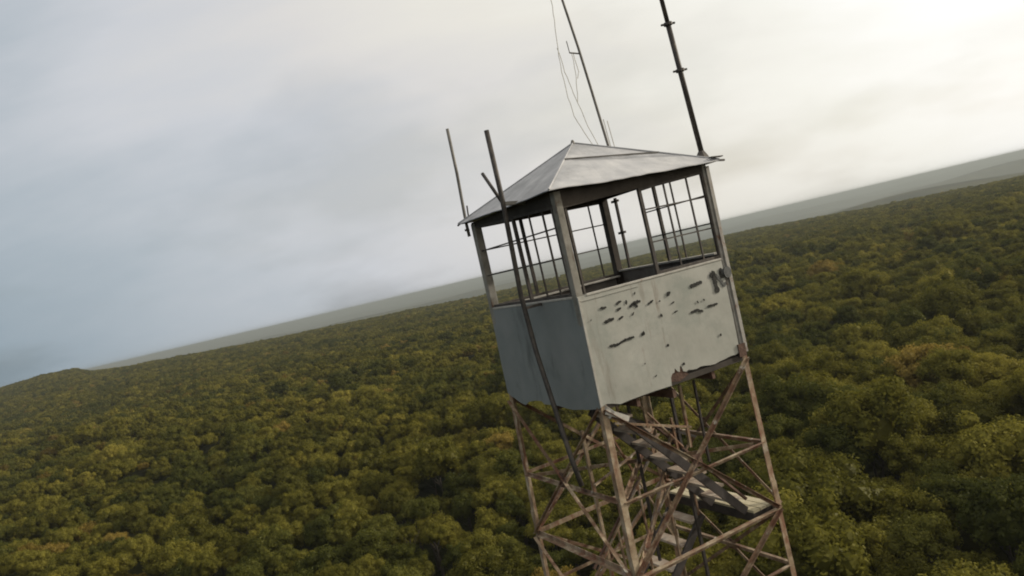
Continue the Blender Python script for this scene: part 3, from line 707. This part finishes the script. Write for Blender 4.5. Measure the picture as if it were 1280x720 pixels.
# ------------------------------------------------------------------ light
SUN_AZ = 79.0; SUN_EL = 20.0
sd = Vector((math.sin(R(SUN_AZ))*math.cos(R(SUN_EL)), math.cos(R(SUN_AZ))*math.cos(R(SUN_EL)), math.sin(R(SUN_EL))))
su = bpy.data.lights.new('Sun', 'SUN'); su.energy = 3.3; su.angle = R(1.5); su.color = (1, .93, .80)
so = bpy.data.objects.new('Sun', su); COL.objects.link(so); so.rotation_euler = (-sd).to_track_quat('-Z', 'Y').to_euler(); so.location = (30, 0, 60)

w = bpy.data.worlds.new('World'); scn.world = w; w.use_nodes = True; nt = w.node_tree; N = nt.nodes; L = nt.links
bg = N['Background']; out = N['World Output']
sky = N.new('ShaderNodeTexSky'); sky.sky_type = 'NISHITA'; sky.sun_disc = False; sky.sun_elevation = R(SUN_EL); sky.sun_rotation = R(SUN_AZ)
sky.air_density = 1.4; sky.dust_density = 3
bg.inputs['Strength'].default_value = .08; L.new(sky.outputs[0], bg.inputs['Color'])
tc = N.new('ShaderNodeTexCoord'); sx = N.new('ShaderNodeSeparateXYZ'); L.new(tc.outputs['Generated'], sx.inputs[0])
def mth(op, a, b=None, c=None):
    n = N.new('ShaderNodeMath'); n.operation = op
    for i, x in enumerate((a, b, c)):
        if x is None: continue
        if isinstance(x, (int, float)): n.inputs[i].default_value = x
        else: L.new(x, n.inputs[i])
    return n.outputs[0]
# cloud sheet brighter towards the veiled sun on the right, and a little towards the zenith
zc = mth('MAXIMUM', sx.outputs['Z'], 0.0)
den = mth('ADD', zc, .30)
cxy = N.new('ShaderNodeCombineXYZ'); L.new(mth('DIVIDE', sx.outputs['X'], den), cxy.inputs['X']); L.new(mth('DIVIDE', sx.outputs['Y'], den), cxy.inputs['Y'])
def nz(scale, det, rough, stretch=(1, 1, 1), rz=0):
    mp_ = N.new('ShaderNodeMapping'); mp_.inputs['Scale'].default_value = stretch; mp_.inputs['Rotation'].default_value = (0, 0, rz); L.new(cxy.outputs[0], mp_.inputs['Vector'])
    n = N.new('ShaderNodeTexNoise'); n.inputs['Scale'].default_value = scale; n.inputs['Detail'].default_value = det; n.inputs['Roughness'].default_value = rough
    L.new(mp_.outputs[0], n.inputs['Vector']); return n.outputs['Fac']
c1 = nz(.85, 5, .5, (1, 1.0, 1), .5); c2 = nz(2.6, 6, .55, (1, .7, 1), .3)
wob = mth('MULTIPLY_ADD', c1, .55, mth('MULTIPLY', c2, .25))      # about .4
bias = mth('SUBTRACT', wob, .40)
t = mth('MULTIPLY_ADD', sx.outputs['X'], .5, .5)
t = mth('ADD', t, mth('MULTIPLY', bias, .23))
t = mth('ADD', t, mth('MULTIPLY', zc, .30))
c3 = nz(1.5, 5, .55, (.55, 1.6, 1), 1.15)         # streaks in the higher sky
t = mth('ADD', t, mth('MULTIPLY', mth('SUBTRACT', c3, .5), mth('MULTIPLY', zc, 1.1)))
rp = N.new('ShaderNodeValToRGB'); e = rp.color_ramp.elements
stops = [(0.0, (.20, .25, .29)), (.18, (.245, .32, .38)), (.30, (.40, .455, .505)), (.42, (.58, .60, .635)), (.54, (.69, .675, .66)), (.66, (.79, .765, .70)), (.76, (.90, .885, .82)), (.84, (1.02, 1.01, .98)), (1.0, (1.3, 1.2, 1.0))]
while len(e) < len(stops): e.new(.5)
for el_, (p, c) in zip(e, stops): el_.position = p; el_.color = (*c, 1)
L.new(t, rp.inputs['Fac'])
bg2 = N.new('ShaderNodeBackground'); bg2.inputs['Strength'].default_value = 1.08; L.new(rp.outputs[0], bg2.inputs['Color'])
# blue shows through thin places high up
thin = N.new('ShaderNodeMapRange'); thin.inputs['From Min'].default_value = .50; thin.inputs['From Max'].default_value = .36; thin.inputs['To Min'].default_value = .95; thin.inputs['To Max'].default_value = .74
L.new(c1, thin.inputs['Value'])
mx = N.new('ShaderNodeMixShader'); L.new(thin.outputs[0], mx.inputs[0]); L.new(bg.outputs[0], mx.inputs[1]); L.new(bg2.outputs[0], mx.inputs[2]); L.new(mx.outputs[0], out.inputs['Surface'])

scn.view_settings.view_transform = 'Standard'; scn.view_settings.look = 'None'; scn.view_settings.gamma = 1; scn.view_settings.exposure = 0
scn.cycles.filter_width = 1.9
scn.cycles.volume_bounces = 1; scn.cycles.max_bounces = 6; scn.cycles.diffuse_bounces = 2; scn.cycles.volume_max_steps = 64
scn.cycles.use_denoising = True
